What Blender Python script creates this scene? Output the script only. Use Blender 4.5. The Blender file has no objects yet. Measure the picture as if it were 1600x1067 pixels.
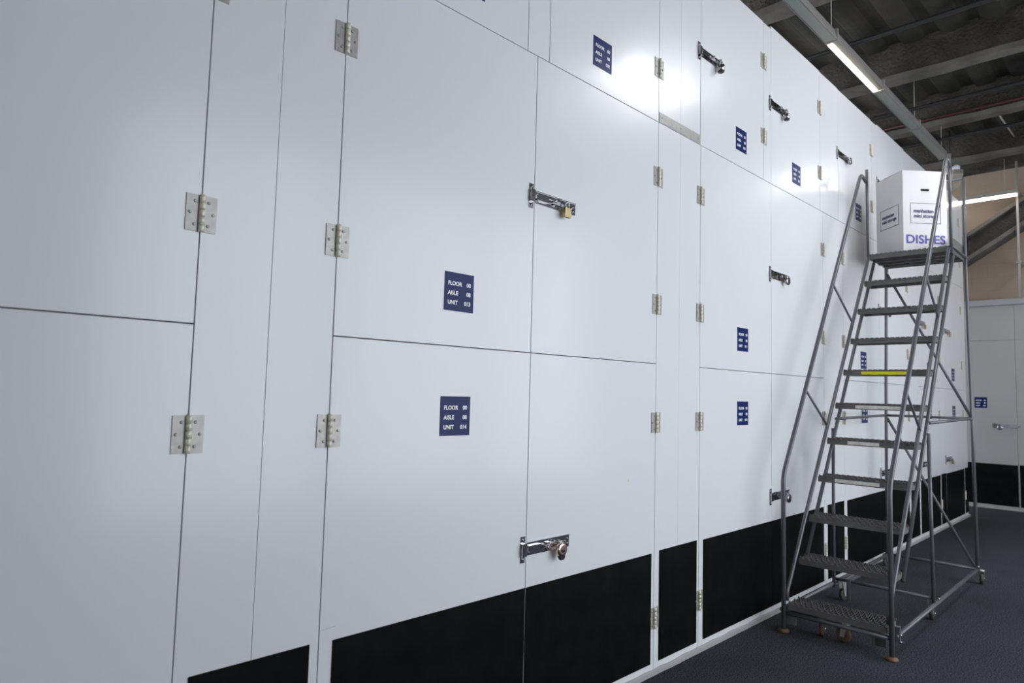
import bpy, bmesh, math, random
from mathutils import Vector, Matrix
random.seed(8)
PI = math.pi
SC = bpy.context.scene
COL = SC.collection

# ------------------------------------------------------------------ camera, exposure, world, daylight
def make_camera():
    yaw, pitch, roll = 0.78448, 0.07448, 0.02644
    f = Vector((math.cos(pitch)*math.sin(yaw), math.cos(pitch)*math.cos(yaw), math.sin(pitch)))
    r = Vector((math.cos(yaw), -math.sin(yaw), 0.0))
    u = r.cross(f)
    c, s = math.cos(roll), math.sin(roll)
    r2 = c*r + s*u
    u2 = -s*r + c*u
    m = Matrix((r2, u2, -f)).transposed().to_4x4()
    m.translation = (0.0, 0.0, 1.515)
    cd = bpy.data.cameras.new('camera')
    cd.sensor_width = 36.0
    cd.lens = 1046.2/1600*36
    cd.clip_start = 0.05
    cd.dof.use_dof = True
    cd.dof.focus_distance = 3.3
    cd.dof.aperture_fstop = 3.2
    co = bpy.data.objects.new('camera', cd)
    co.matrix_world = m
    COL.objects.link(co)
    SC.camera = co
make_camera()
SC.view_settings.view_transform = 'Standard'
SC.view_settings.look = 'None'
SC.view_settings.gamma = 1.0
SC.view_settings.use_curve_mapping = False
SC.view_settings.exposure = 0.60

w = bpy.data.worlds.new('daylight')
SC.world = w
w.use_nodes = True
w.node_tree.nodes['Background'].inputs[0].default_value = (0.87, 0.925, 1.0, 1)
w.node_tree.nodes['Background'].inputs[1].default_value = 3.2

def area(name, loc, size, rot, energy, col, portal=False):
    ld = bpy.data.lights.new(name, 'AREA')
    ld.shape = 'RECTANGLE'
    ld.size, ld.size_y = size
    ld.energy = energy
    ld.color = col
    if portal:
        ld.cycles.is_portal = True
    o = bpy.data.objects.new(name, ld)
    o.location = loc
    o.rotation_euler = rot
    COL.objects.link(o)
    return o
# unseen windows added opposite the lockers to light the doors: (x0, x1) of each opening, z 0.15 .. 4.3
ADDED_WINS = [(1.7, 4.0), (4.2, 6.5), (6.7, 9.0)]
WZ = (0.15, 4.3)
WY = -3.0
for i, (a, b) in enumerate(ADDED_WINS):
    area('window_daylight', ((a+b)/2, WY-0.02, sum(WZ)/2), (b-a, WZ[1]-WZ[0]), (PI/2, 0, PI), 1, (1, 1, 1), True)

area('window_daylight', (-10.02, -1.2, 3.2), (3.2, 3.0), (PI/2, 0, -PI/2), 1, (1, 1, 1), True)  # portal of an unseen opening added to light the box's left side

# ------------------------------------------------------------------ materials
def mat(name, col, rough=0.5, metal=0.0, spec=0.5, emit=None, estr=0.0, bump=None, var=None, coat=0.0):
    m = bpy.data.materials.new(name)
    m.use_nodes = True
    nt = m.node_tree
    b = nt.nodes['Principled BSDF']
    b.inputs['Base Color'].default_value = (*col, 1)
    b.inputs['Roughness'].default_value = rough
    b.inputs['Metallic'].default_value = metal
    b.inputs['Specular IOR Level'].default_value = spec
    b.inputs['Coat Weight'].default_value = coat
    b.inputs['Coat Roughness'].default_value = 0.06
    if emit:
        b.inputs['Emission Color'].default_value = (*emit, 1)
        b.inputs['Emission Strength'].default_value = estr
    tc = nt.nodes.new('ShaderNodeTexCoord')
    if var:                                   # (scale, amount, detail): mottled colour
        n = nt.nodes.new('ShaderNodeTexNoise')
        n.inputs['Scale'].default_value = var[0]
        n.inputs['Detail'].default_value = var[2] if len(var) > 2 else 4
        nt.links.new(tc.outputs['Object'], n.inputs['Vector'])
        r = nt.nodes.new('ShaderNodeValToRGB')
        k = var[1]
        r.color_ramp.elements[0].position = 0.3
        r.color_ramp.elements[1].position = 0.7
        r.color_ramp.elements[0].color = (*[c*(1-k) for c in col], 1)
        r.color_ramp.elements[1].color = (*[min(1, c*(1+k)) for c in col], 1)
        nt.links.new(n.outputs['Fac'], r.inputs['Fac'])
        nt.links.new(r.outputs['Color'], b.inputs['Base Color'])
    if bump:                                  # (scale, distance, strength)
        n = nt.nodes.new('ShaderNodeTexNoise')
        n.inputs['Scale'].default_value = bump[0]
        n.inputs['Detail'].default_value = bump[3] if len(bump) > 3 else 2
        nt.links.new(tc.outputs['Object'], n.inputs['Vector'])
        bp = nt.nodes.new('ShaderNodeBump')
        bp.inputs['Distance'].default_value = bump[1]
        bp.inputs['Strength'].default_value = bump[2]
        nt.links.new(n.outputs['Fac'], bp.inputs['Height'])
        nt.links.new(bp.outputs['Normal'], b.inputs['Normal'])
    return m

M = {}
M['white'] = mat('white_laminate', (0.70, 0.705, 0.72), 0.26, bump=(1.1, 0.012, 0.6, 1), coat=0.10)
def wavy(m):
    nt = m.node_tree
    noise = [n for n in nt.nodes if n.type == 'TEX_NOISE'][-1]
    tc = [n for n in nt.nodes if n.type == 'TEX_COORD'][0]
    oi = nt.nodes.new('ShaderNodeObjectInfo'); mp = nt.nodes.new('ShaderNodeMapping')
    mu = nt.nodes.new('ShaderNodeMath'); mu.operation = 'MULTIPLY'; mu.inputs[1].default_value = 37.0
    nt.links.new(oi.outputs['Random'], mu.inputs[0])
    cb = nt.nodes.new('ShaderNodeCombineXYZ')
    nt.links.new(mu.outputs[0], cb.inputs['X']); nt.links.new(mu.outputs[0], cb.inputs['Z'])
    mp.inputs['Scale'].default_value = (2.0, 1.0, 0.8)
    nt.links.new(tc.outputs['Object'], mp.inputs['Vector']); nt.links.new(cb.outputs[0], mp.inputs['Location'])
    nt.links.new(mp.outputs[0], noise.inputs['Vector'])
wavy(M['white'])
M['gap'] = mat('dark_carcass', (0.30, 0.30, 0.31), 0.8)
M['kick'] = mat('black_kick_plate', (0.004, 0.0042, 0.0044), 0.42, spec=0.08, var=(9, 0.5, 8), bump=(30, 0.001, 0.4, 5))
M['scuff'] = mat('scuffed_edge', (0.45, 0.44, 0.42), 0.6, var=(14, 0.35, 8))
M['navy'] = mat('navy_sign', (0.008, 0.018, 0.100), 0.34, spec=0.15)
M['ink'] = mat('white_lettering', (0.80, 0.82, 0.86), 0.5)
M['steel'] = mat('zinc_plate', (0.36, 0.35, 0.33), 0.40, 0.30, var=(40, 0.12))
M['nickel'] = mat('brassy_knuckle', (0.70, 0.66, 0.54), 0.35, 0.15)
M['chrome'] = mat('chrome', (0.42, 0.42, 0.44), 0.24, 1.0)
M['zinc'] = mat('latch_zinc', (0.50, 0.50, 0.52), 0.10, 1.0)
M['bright'] = mat('bright_fork', (0.85, 0.82, 0.78), 0.3, 0.8)
M['brass'] = mat('padlock_brass', (0.44, 0.36, 0.20), 0.30, 1.0)
M['copper'] = mat('padlock_copper', (0.80, 0.60, 0.50), 0.22, 1.0)
M['darklock'] = mat('padlock_dark', (0.05, 0.05, 0.055), 0.3, 0.6)
M['paint'] = mat('grey_ladder_enamel', (0.088, 0.093, 0.102), 0.32, 0.0, 0.6, var=(6, 0.10, 6))
M['tread'] = mat('grey_tread', (0.120, 0.113, 0.111), 0.50, 0.0, 0.5, var=(14, 0.18, 6))
M['rubber'] = mat('brown_rubber', (0.16, 0.095, 0.05), 0.55)
M['wheel'] = mat('grey_wheel', (0.06, 0.055, 0.05), 0.5)
M['yellow'] = mat('yellow_sticker', (0.78, 0.70, 0.02), 0.45)
M['yellowdot'] = mat('pale_yellow_dot', (0.62, 0.62, 0.36), 0.6)
M['black'] = mat('black_print', (0.012, 0.012, 0.013), 0.5)
M['paper'] = mat('worn_white_sticker', (0.72, 0.68, 0.62), 0.6, var=(22, 0.22, 8))
M['card'] = mat('white_cardboard', (0.72, 0.70, 0.70), 0.75, spec=0.2)
M['print'] = mat('grey_purple_print', (0.10, 0.09, 0.17), 0.6)
M['violet'] = mat('violet_print', (0.10, 0.085, 0.38), 0.6)
M['hole'] = mat('black_hand_hole', (0.004, 0.004, 0.004), 0.9)
M['rail'] = mat('light_rail_grey', (0.30, 0.285, 0.27), 0.35, 0.1)
M['diff'] = mat('unlit_diffuser', (0.33, 0.36, 0.33), 0.4)
M['led'] = mat('lit_tube', (1, 1, 1), 0.4, emit=(1.0, 0.93, 0.78), estr=22)
M['led2'] = mat('lit_tube_far', (1, 1, 1), 0.4, emit=(1.0, 0.90, 0.80), estr=9)
M['panel_lamp'] = mat('lit_panel', (1, 1, 1), 0.4, emit=(0.95, 0.97, 1.0), estr=10)
M['deck'] = mat('stained_deck', (0.036, 0.033, 0.029), 0.9, spec=0.1, var=(1.3, 0.7, 8), bump=(18, 0.01, 0.5, 6))
M['fire'] = mat('sprayed_beam', (0.066, 0.060, 0.053), 0.95, spec=0.1, var=(2.2, 0.5, 10), bump=(34, 0.04, 1.0, 8))
M['flange'] = mat('pale_flange', (0.125, 0.115, 0.105), 0.9, spec=0.1, var=(3.0, 0.35, 10), bump=(20, 0.01, 0.7, 8))
M['pipe'] = mat('black_pipe', (0.010, 0.010, 0.010), 0.6)
M['redpipe'] = mat('red_pipe', (0.055, 0.014, 0.012), 0.5)
M['conduit'] = mat('white_conduit', (0.42, 0.39, 0.36), 0.5)
M['greyish_white'] = mat('far_white_door', (0.36, 0.355, 0.35), 0.35, var=(1.5, 0.05))  # even greyish white, darker than the near laminate
M['trimgrey'] = mat('far_trim', (0.33, 0.335, 0.35), 0.5)
M['hall'] = mat('hall_paint', (0.22, 0.22, 0.22), 0.7)
M['cambeige'] = mat('beige_plastic', (0.42, 0.38, 0.32), 0.45)
M['campink'] = mat('pinkish_plastic', (0.55, 0.46, 0.42), 0.45)

def carpet_mat():
    m = bpy.data.materials.new('blue_grey_carpet')
    m.use_nodes = True
    nt = m.node_tree
    b = nt.nodes['Principled BSDF']
    b.inputs['Roughness'].default_value = 0.95
    b.inputs['Specular IOR Level'].default_value = 0.1
    tc = nt.nodes.new('ShaderNodeTexCoord')
    n = nt.nodes.new('ShaderNodeTexNoise'); n.inputs['Scale'].default_value = 140; n.inputs['Detail'].default_value = 3
    n2 = nt.nodes.new('ShaderNodeTexNoise'); n2.inputs['Scale'].default_value = 1.2; n2.inputs['Detail'].default_value = 5
    nt.links.new(tc.outputs['Object'], n.inputs['Vector']); nt.links.new(tc.outputs['Object'], n2.inputs['Vector'])
    r = nt.nodes.new('ShaderNodeValToRGB')
    r.color_ramp.elements[0].position = 0.36; r.color_ramp.elements[1].position = 0.66
    r.color_ramp.elements[0].color = (0.010, 0.0108, 0.013, 1); r.color_ramp.elements[1].color = (0.082, 0.088, 0.102, 1)
    nt.links.new(n.outputs['Fac'], r.inputs['Fac'])
    mx = nt.nodes.new('ShaderNodeMix'); mx.data_type = 'RGBA'; mx.blend_type = 'MULTIPLY'
    r2 = nt.nodes.new('ShaderNodeValToRGB')
    r2.color_ramp.elements[0].position = 0.35; r2.color_ramp.elements[1].position = 0.65
    r2.color_ramp.elements[0].color = (0.82, 0.82, 0.82, 1); r2.color_ramp.elements[1].color = (1.1, 1.1, 1.1, 1)
    nt.links.new(n2.outputs['Fac'], r2.inputs['Fac'])
    mx.inputs[0].default_value = 1.0
    nt.links.new(r.outputs['Color'], mx.inputs[6]); nt.links.new(r2.outputs['Color'], mx.inputs[7])
    nt.links.new(mx.outputs[2], b.inputs['Base Color'])
    bp = nt.nodes.new('ShaderNodeBump'); bp.inputs['Distance'].default_value = 0.002; bp.inputs['Strength'].default_value = 0.5
    nt.links.new(n.outputs['Fac'], bp.inputs['Height']); nt.links.new(bp.outputs['Normal'], b.inputs['Normal'])
    return m
M['carpet'] = carpet_mat()

def block_mat():
    m = bpy.data.materials.new('beige_painted_block')
    m.use_nodes = True
    nt = m.node_tree
    b = nt.nodes['Principled BSDF']
    b.inputs['Roughness'].default_value = 0.8
    b.inputs['Specular IOR Level'].default_value = 0.2
    tc = nt.nodes.new('ShaderNodeTexCoord')
    mp = nt.nodes.new('ShaderNodeMapping'); mp.inputs['Rotation'].default_value = (PI/2, 0, PI/2)
    br = nt.nodes.new('ShaderNodeTexBrick')
    sx = nt.nodes.new('ShaderNodeSeparateXYZ'); cb = nt.nodes.new('ShaderNodeCombineXYZ')
    nt.links.new(tc.outputs['Object'], sx.inputs[0])
    nt.links.new(sx.outputs['Y'], cb.inputs['X']); nt.links.new(sx.outputs['Z'], cb.inputs['Y'])
    nt.links.new(cb.outputs[0], br.inputs['Vector'])
    br.inputs['Scale'].default_value = 1.0
    br.inputs['Brick Width'].default_value = 0.40
    br.inputs['Row Height'].default_value = 0.20
    br.inputs['Mortar Size'].default_value = 0.006
    br.inputs['Color1'].default_value = (0.30, 0.235, 0.180, 1)
    br.inputs['Color2'].default_value = (0.296, 0.232, 0.178, 1)
    br.inputs['Mortar'].default_value = (0.280, 0.219, 0.168, 1)
    nt.links.new(br.outputs['Color'], b.inputs['Base Color'])
    return m
M['block'] = block_mat()

# ------------------------------------------------------------------ mesh helpers
class MB:
    def __init__(self):
        self.v = []; self.f = []; self.sm = []
    def add(self, vs, fs, smooth=False):
        o = len(self.v)
        self.v += [tuple(p) for p in vs]
        for f in fs:
            self.f.append(tuple(i+o for i in f)); self.sm.append(smooth)
        return self
    def box(self, x0, x1, y0, y1, z0, z1):
        vs = [(x, y, z) for z in (z0, z1) for y in (y0, y1) for x in (x0, x1)]
        return self.add(vs, [(0, 2, 3, 1), (4, 5, 7, 6), (0, 1, 5, 4), (2, 6, 7, 3), (0, 4, 6, 2), (1, 3, 7, 5)])
    def hexa(self, p):            # 8 points: bottom ring 4, top ring 4
        return self.add(p, [(3, 2, 1, 0), (4, 5, 6, 7), (0, 1, 5, 4), (1, 2, 6, 5), (2, 3, 7, 6), (3, 0, 4, 7)])
    def tube(self, path, r, n=12, closed=False):
        P = [Vector(p) for p in path]
        m = len(P)
        rs = r if isinstance(r, (list, tuple)) else [r]*m
        T = []
        for i in range(m):
            a = P[(i-1) % m] if (closed or i > 0) else P[i]
            b = P[(i+1) % m] if (closed or i < m-1) else P[i]
            t = (b-a)
            T.append(t.normalized() if t.length > 1e-9 else Vector((0, 0, 1)))
        up = Vector((0, 0, 1)) if abs(T[0].z) < 0.9 else Vector((1, 0, 0))
        N = T[0].cross(up).normalized()
        vs = []
        for i in range(m):
            N = (N - T[i]*N.dot(T[i])).normalized()
            B = T[i].cross(N)
            for k in range(n):
                a = 2*PI*k/n
                vs.append(P[i] + (N*math.cos(a) + B*math.sin(a))*rs[i])
        fs = []
        for i in range(m if closed else m-1):
            j = (i+1) % m
            for k in range(n):
                k2 = (k+1) % n
                fs.append((i*n+k, i*n+k2, j*n+k2, j*n+k))
        o = len(self.v)
        self.add(vs, fs, True)
        if not closed:
            self.f.append(tuple(o+k for k in range(n))[::-1]); self.sm.append(False)
            self.f.append(tuple(o+(m-1)*n+k for k in range(n))); self.sm.append(False)
        return self
    def lathe(self, prof, c, axis='z', n=20):     # prof: (radius, height) pairs
        vs = []
        for (r, h) in prof:
            for k in range(n):
                a = 2*PI*k/n
                x, y = r*math.cos(a), r*math.sin(a)
                p = {'z': (x, y, h), 'y': (x, h, y), 'x': (h, x, y)}[axis]
                vs.append((p[0]+c[0], p[1]+c[1], p[2]+c[2]))
        fs = []
        for i in range(len(prof)-1):
            for k in range(n):
                k2 = (k+1) % n
                fs.append((i*n+k, i*n+k2, (i+1)*n+k2, (i+1)*n+k))
        self.add(vs, fs, True)
        o = len(self.v)-len(vs)
        self.f.append(tuple(o+k for k in range(n))); self.sm.append(False)
        self.f.append(tuple(o+(len(prof)-1)*n+k for k in range(n))); self.sm.append(False)
        return self
    def mesh(self, name, m):
        me = bpy.data.meshes.new(name)
        me.from_pydata(self.v, [], self.f)
        me.polygons.foreach_set('use_smooth', self.sm)
        b = bmesh.new(); b.from_mesh(me)
        bmesh.ops.recalc_face_normals(b, faces=b.faces)
        b.to_mesh(me); b.free()
        me.materials.append(m)
        return me

def join(name, pairs):
    """several (MB or mesh, material, matrix) as one mesh with its own material slots"""
    bm = bmesh.new(); mats = []
    for i, (src, m, mx) in enumerate(pairs):
        me = src.mesh('tmp', m) if isinstance(src, MB) else src.copy()
        if mx is not None: me.transform(mx)
        me.polygons.foreach_set('material_index', [i]*len(me.polygons))
        bm.from_mesh(me); mats.append(m)
        bpy.data.meshes.remove(me)
    out = bpy.data.meshes.new(name); bm.to_mesh(out); bm.free()
    for m in mats: out.materials.append(m)
    return out
def link(name, me, parent=None, loc=None, rot=None, bevel=0):
    o = bpy.data.objects.new(name, me)
    if parent: o.parent = parent
    if loc: o.location = loc
    if rot: o.rotation_euler = rot
    COL.objects.link(o)
    if bevel:
        b = o.modifiers.new('bevel', 'BEVEL'); b.width = bevel; b.segments = 2; b.limit_method = 'ANGLE'
    return o
def part(name, mb, m, parent=None, bevel=0, loc=None, rot=None):
    return link(name, mb.mesh(name, m), parent, loc, rot, bevel)
def tag(o, label=None, cat=None, group=None, kind=None):
    if label: o['label'] = label
    if cat: o['category'] = cat
    if group: o['group'] = group
    if kind: o['kind'] = kind
    return o
def thing(name, label, cat, loc=(0, 0, 0), rz=0.0, group=None, kind=None):
    o = bpy.data.objects.new(name, None)
    o.empty_display_size = 0.05
    o.location = loc; o.rotation_euler = (0, 0, rz)
    COL.objects.link(o)
    return tag(o, label, cat, group, kind)
def struct(name, mb, m, label=None, bevel=0):
    return tag(part(name, mb, m, None, bevel), label, None, None, 'structure')

def arc(path, rad, seg=5):
    """a polyline with its inner corners rounded"""
    P = [Vector(p) for p in path]
    out = [P[0]]
    for i in range(1, len(P)-1):
        a, b, c = P[i-1], P[i], P[i+1]
        d1, d2 = (a-b), (c-b)
        r = min(rad, d1.length*0.45, d2.length*0.45)
        p1, p2 = b+d1.normalized()*r, b+d2.normalized()*r
        for k in range(seg+1):
            t = k/seg
            out.append(p1*(1-t)**2 + b*2*t*(1-t) + p2*t*t)
    out.append(P[-1])
    return out

_tc = {}
def text_mesh(lines, m, bold=0.0, spacing=1.0):
    """lines: (string, x, y, height, align). Lettering in its own xy plane, as one mesh."""
    key = (str(lines), m.name, bold)
    if key in _tc: return _tc[key]
    bm = bmesh.new()
    for (s, x, y, h, al) in lines:
        cu = bpy.data.curves.new('lettering', 'FONT')
        cu.body = s; cu.size = h*1.38; cu.align_x = al; cu.offset = bold*h; cu.space_character = spacing
        cu.resolution_u = 4
        o = bpy.data.objects.new('lettering', cu)
        COL.objects.link(o)
        bpy.context.view_layer.update()
        me = bpy.data.meshes.new_from_object(o.evaluated_get(bpy.context.evaluated_depsgraph_get()))
        me.transform(Matrix.Translation((x, y, 0)))
        bm.from_mesh(me)
        bpy.data.objects.remove(o); bpy.data.meshes.remove(me); bpy.data.curves.remove(cu)
    me = bpy.data.meshes.new('lettering')
    bm.to_mesh(me); bm.free()
    me.materials.clear(); me.materials.append(m)
    for p in me.polygons: p.material_index = 0
    _tc[key] = me
    return me

# ------------------------------------------------------------------ the hall
D = 2.09                       # front face of the storage wall
ZR = (0.0, 1.692, 3.090, 4.285)
XB = 11.97                     # front face of the far storage wall
ZC = 5.38
b = MB(); b.box(-10.2, 12.1, -3.2, 6.5, -0.10, 0.0)
struct('floor', b, M['carpet'], 'dark blue-grey carpet floor of the storage aisle')
# corrugated deck: trapezoid ribs running along x
b = MB()
y = -3.2; pitch = 0.36; prof = []
while y < 6.6:
    prof += [(y, ZC+0.010), (y+0.06, ZC), (y+0.11, ZC), (y+0.17, ZC+0.010), (y+0.20, ZC+0.045), (y+0.25, ZC+0.055), (y+0.29, ZC+0.055), (y+0.33, ZC+0.045)]
    y += pitch
vs = []; fs = []
for (yy, zz) in prof:
    vs += [(-10.2, yy, zz), (12.1, yy, zz)]
for i in range(len(prof)-1):
    fs.append((2*i, 2*i+1, 2*i+3, 2*i+2))
b.add(vs, fs); b.box(-10.2, 12.1, -3.2, 6.5, ZC+0.10, ZC+0.2)
struct('ceiling', b, M['deck'], 'dark stained corrugated deck above the aisle')
b = MB(); b.box(XB+0.05, XB+0.25, -3.2, 6.5, 0, ZC+0.1)
struct('wall_back', b, M['block'], 'beige painted block wall at the far end of the aisle')
b = MB()
b.box(-10.2, 12.1, WY-0.2, WY, 0, WZ[0]); b.box(-10.2, 12.1, WY-0.2, WY, WZ[1], ZC)
xs = [-10.2] + [v for p in ADDED_WINS for v in p] + [12.1]
for i in range(0, len(xs), 2): b.box(xs[i], xs[i+1], WY-0.2, WY, WZ[0], WZ[1])
struct('wall_right', b, M['hall'], 'grey wall facing the storage doors, with openings added for daylight')
b = MB(); b.box(-10.2, -10.0, -3.2, -2.8, 0, ZC+0.1); b.box(-10.2, -10.0, 0.4, 6.5, 0, ZC+0.1); b.box(-10.2, -10.0, -2.8, 0.4, 0, 1.7); b.box(-10.2, -10.0, -2.8, 0.4, 4.7, ZC+0.1)  # opening in this wall is added to throw light on the box
struct('wall_front', b, M['hall'], 'grey wall behind the viewer')
for i, (x0, x1) in enumerate(ADDED_WINS):  # frames of the unseen windows added for daylight
    b = MB(); t = 0.05
    b.box(x0, x1, WY-0.12, WY-0.06, WZ[0], WZ[0]+t); b.box(x0, x1, WY-0.12, WY-0.06, WZ[1]-t, WZ[1])
    for xx in (x0, (x0+x1)/2-t/2, x1-t): b.box(xx, xx+t, WY-0.12, WY-0.06, WZ[0]+t, WZ[1]-t)
    tag(part('window_%d' % (i+1), b, M['trimgrey']), 'tall two-light frame added out of view for daylight on the doors', None, None, 'structure')
# carcass of the storage units behind the doors
b = MB(); b.box(-9.99, 10.868, D+0.024, D+1.6, 0, ZR[3]-0.012)
struct('wall_left', b, M['gap'], 'dark carcass of the storage units behind the white doors')

b = MB(); b.box(-9.99, -0.284, D, D+0.0235, 0, ZR[3])
struct('partition_left', b, M['white'], 'white panelling of the storage wall beyond the left edge')

# ------------------------------------------------------------------ door hardware (shared meshes, local frame: x right, y inward, z up; y=0 is the door face)
def hinge_meshes():
    b = MB()
    for s in (-1, 1):
        x0, x1 = sorted((s*0.006, s*0.045))
        b.box(x0, x1, -0.0035, -0.0003, -0.056, 0.056)
        for (dx, dz) in ((0.020, 0.036), (0.034, 0.0), (0.020, -0.036)):
            b.lathe([(0.0052, 0), (0.0048, -0.002), (0.0022, -0.0035)], (s*dx, -0.0035, dz), 'y', 10)
    k = MB()
    for i in range(5):
        z0 = -0.056+i*0.0224
        k.lathe([(0.0086, 0.0001), (0.0092, 0.0003), (0.0092, 0.0218), (0.0086, 0.0221)], (0, -0.0085, z0), 'z', 12)
    k.lathe([(0.002, -0.003), (0.004, 0.0), (0.002, 0.003)], (0, -0.0075, 0.058), 'z', 10)
    return join('hinge', [(b, M['steel'], None), (k, M['nickel'], None)])
HING = hinge_meshes()
def hasp_meshes():
    """bolt latch to the right of a seam at x=0; returns plate, bolt, strike"""
    p = MB()
    p.box(0.006, 0.292, -0.003, -0.0003, -0.029, 0.029)
    p.box(0.006, 0.292, -0.0075, -0.003, 0.0265, 0.029)           # turned-over top lip
    p.box(0.008, 0.085, -0.016, -0.003, -0.015, 0.015)           # sleeve
    p.box(0.125, 0.150, -0.014, -0.003, -0.014, -0.008); p.box(0.125, 0.150, -0.014, -0.003, 0.008, 0.014)
    for (x, z) in ((0.018, -0.0185), (0.10, 0.011), (0.278, 0.010), (0.278, -0.012), (0.262, 0.0)):
        p.lathe([(0.0055, 0), (0.005, -0.0025), (0.002, -0.004)], (x, -0.003, z), 'y', 10)
    p.tube(arc([(0.185, -0.002, 0.010), (0.185, -0.026, 0.010), (0.215, -0.026, 0.010), (0.215, -0.002, 0.010)], 0.008), 0.0028, 8)
    q = MB()
    q.box(-0.036, 0.20, -0.0125, -0.0055, -0.009, 0.009)
    q.tube([(0.112, -0.009, 0), (0.112, -0.030, -0.002)], [0.0045, 0.0045], 10)
    q.lathe([(0.005, 0), (0.010, -0.002), (0.011, -0.007), (0.006, -0.011)], (0.112, -0.028, -0.002), 'y', 12)
    s = MB()
    for z in (-0.041, 0.041): s.box(-0.038, -0.010, -0.003, -0.0003, min(z, z-0.0)-0.016, z+0.016)
    s.box(-0.038, -0.010, -0.017, -0.0135, -0.026, 0.026)
    s.box(-0.038, -0.010, -0.017, -0.0003, -0.028, -0.0245); s.box(-0.038, -0.010, -0.017, -0.0003, 0.0245, 0.028)
    for z in (-0.042, 0.042): s.lathe([(0.0065, 0), (0.006, -0.003), (0.0025, -0.005)], (-0.024, -0.003, z), 'y', 10)
    return join('latch', [(p, M['zinc'], None), (q, M['chrome'], None)]), s.mesh('strike_plate', M['zinc'])
LATCH, STRIKE = hasp_meshes()
_signs = {}
def sign_mesh(unit):
    if unit not in _signs:
        g = MB(); g.box(-0.078, 0.078, -0.0022, -0.0003, -0.079, 0.079)
        me = text_mesh([('FLOOR', -0.061, 0.026, 0.0165, 'LEFT'), ('00', 0.061, 0.026, 0.0165, 'RIGHT'),
                        ('AISLE', -0.061, -0.013, 0.0165, 'LEFT'), ('08', 0.061, -0.013, 0.0165, 'RIGHT'),
                        ('UNIT', -0.061, -0.052, 0.0165, 'LEFT'), (unit, 0.061, -0.052, 0.0165, 'RIGHT')], M['ink'], 0.05)
        _signs[unit] = join('unit_sign', [(g, M['navy'], None), (me, M['ink'], Matrix.Translation((0, -0.0027, 0)) @ Matrix.Rotation(PI/2, 4, 'X'))])
    return _signs[unit]
def add_hinges(t, x, zs):
    for z in zs: link('hinge', HING, t, (x, 0, z))
def add_sign(t, x, z, unit):
    o = link('unit_sign', sign_mesh(unit), t, (x, 0, z)); o['label'] = 'navy blue sign with white lettering'
def add_latch(t, x, z, right=False):
    """bolt latch whose seam is at local x; right=True mirrors it (latch left of the seam)"""
    l = link('latch', LATCH, t, (x, 0, z))
    if right: l.scale = (-1, 1, 1)

def leaf(t, ux, uz, x0, x1, z0, z1, hinges=None, hz=(), sign=None, latch=None, strike=None, kick=None, m='white'):
    """one door leaf, a part of the unit t whose origin is (ux, uz) in wall coordinates"""
    W, H = x1-x0, z1-z0
    g = 0.0018
    p = MB(); p.box(g, W-g, 0, 0.020, 0.002, H-g)
    d = part('door', p, M[m], t, bevel=0.0012, loc=(x0-ux, 0, z0-uz))
    if kick:
        k = MB(); k.box(kick[0]-x0, kick[1]-x0, -0.004, -0.0002, 0.062-z0, 0.650-z0)
        for kx in (kick[0]-x0+0.03, (kick[0]+kick[1])/2-x0, kick[1]-x0-0.03):
            for kz in (0.10, 0.35, 0.61):
                k.lathe([(0.004, 0), (0.0025, -0.0012)], (kx, -0.004, kz-z0), 'y', 8)
        kp = part('kick_plate', k, M['kick'], d, bevel=0.001); kp['label'] = 'black kick plate'
    if hinges: add_hinges(d, 0 if hinges == 'L' else W, [z-z0 for z in hz])
    if sign: add_sign(d, sign[0]-x0, sign[1]-z0, sign[2])
    if latch: add_latch(d, 0 if latch[0] == 'L' else W, latch[1]-z0, latch[0] == 'R')
    if strike is not None: link('strike_plate', STRIKE, d, (W, 0, strike-z0))
    return d
def unit(label, leaves, base=(0.0, D), rz=0.0, m='white'):
    """a storage unit: its doors are its parts. leaves: dicts of x0 x1 z0 z1 and what sits on each"""
    ca, sa = math.cos(rz), math.sin(rz)
    ux, uz = leaves[0]['x0'], leaves[0]['z0']
    t = thing('storage_unit', label, 'storage unit', (base[0]+ca*ux, base[1]+sa*ux, uz), rz, 'white storage units along the aisle', 'thing')
    for l in leaves: leaf(t, ux, uz, m=m, **l)
    return t
def dl(x0, x1, z0, z1, hinges=None, hz=(), **k):
    return dict(x0=x0, x1=x1, z0=z0, z1=z1, hinges=hinges, hz=hz, **k)
def filler(label, x0, x1, z0, z1, seam=None, kick=None, strike=None, strip=False, base=(0.0, D), rz=0.0, m='white', ragged=False):
    ca, sa = math.cos(rz), math.sin(rz)
    t = thing('filler_panel', label, 'panel', (base[0]+ca*x0, base[1]+sa*x0, z0), rz)
    W, H = x1-x0, z1-z0
    p = MB(); g = 0.0016
    if seam:
        s = seam-x0
        p.box(g, s-0.0008, 0, 0.02, 0.002, H-g); p.box(s+0.0008, W-g, 0.0006, 0.02, 0.002, H-g)
    else:
        p.box(g, W-g, 0, 0.02, 0.002, H-g)
    part('panel', p, M[m], t, bevel=0.001)
    if kick:
        k = MB(); k.box(kick[0]-x0, kick[1]-x0, -0.004, -0.0002, 0.062, 0.656)
        kp = part('kick_plate', k, M['kick'], t, bevel=0.001); kp['label'] = 'black kick plate'
    if strike is not None:
        link('strike_plate', STRIKE, t, (W, 0, strike-z0))
    if strip:
        k = MB(); k.box(0.004, W-0.004, -0.003, -0.0002, 0.004, 0.062)
        for kx in (0.03, W*0.5, W-0.03): k.lathe([(0.005, 0), (0.003, -0.003)], (kx, -0.003, 0.033), 'y', 8)
        kp = part('metal_strip', k, M['steel'], t, bevel=0.0008); kp['label'] = 'shiny aluminium strip along the bottom'
    return t

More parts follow.
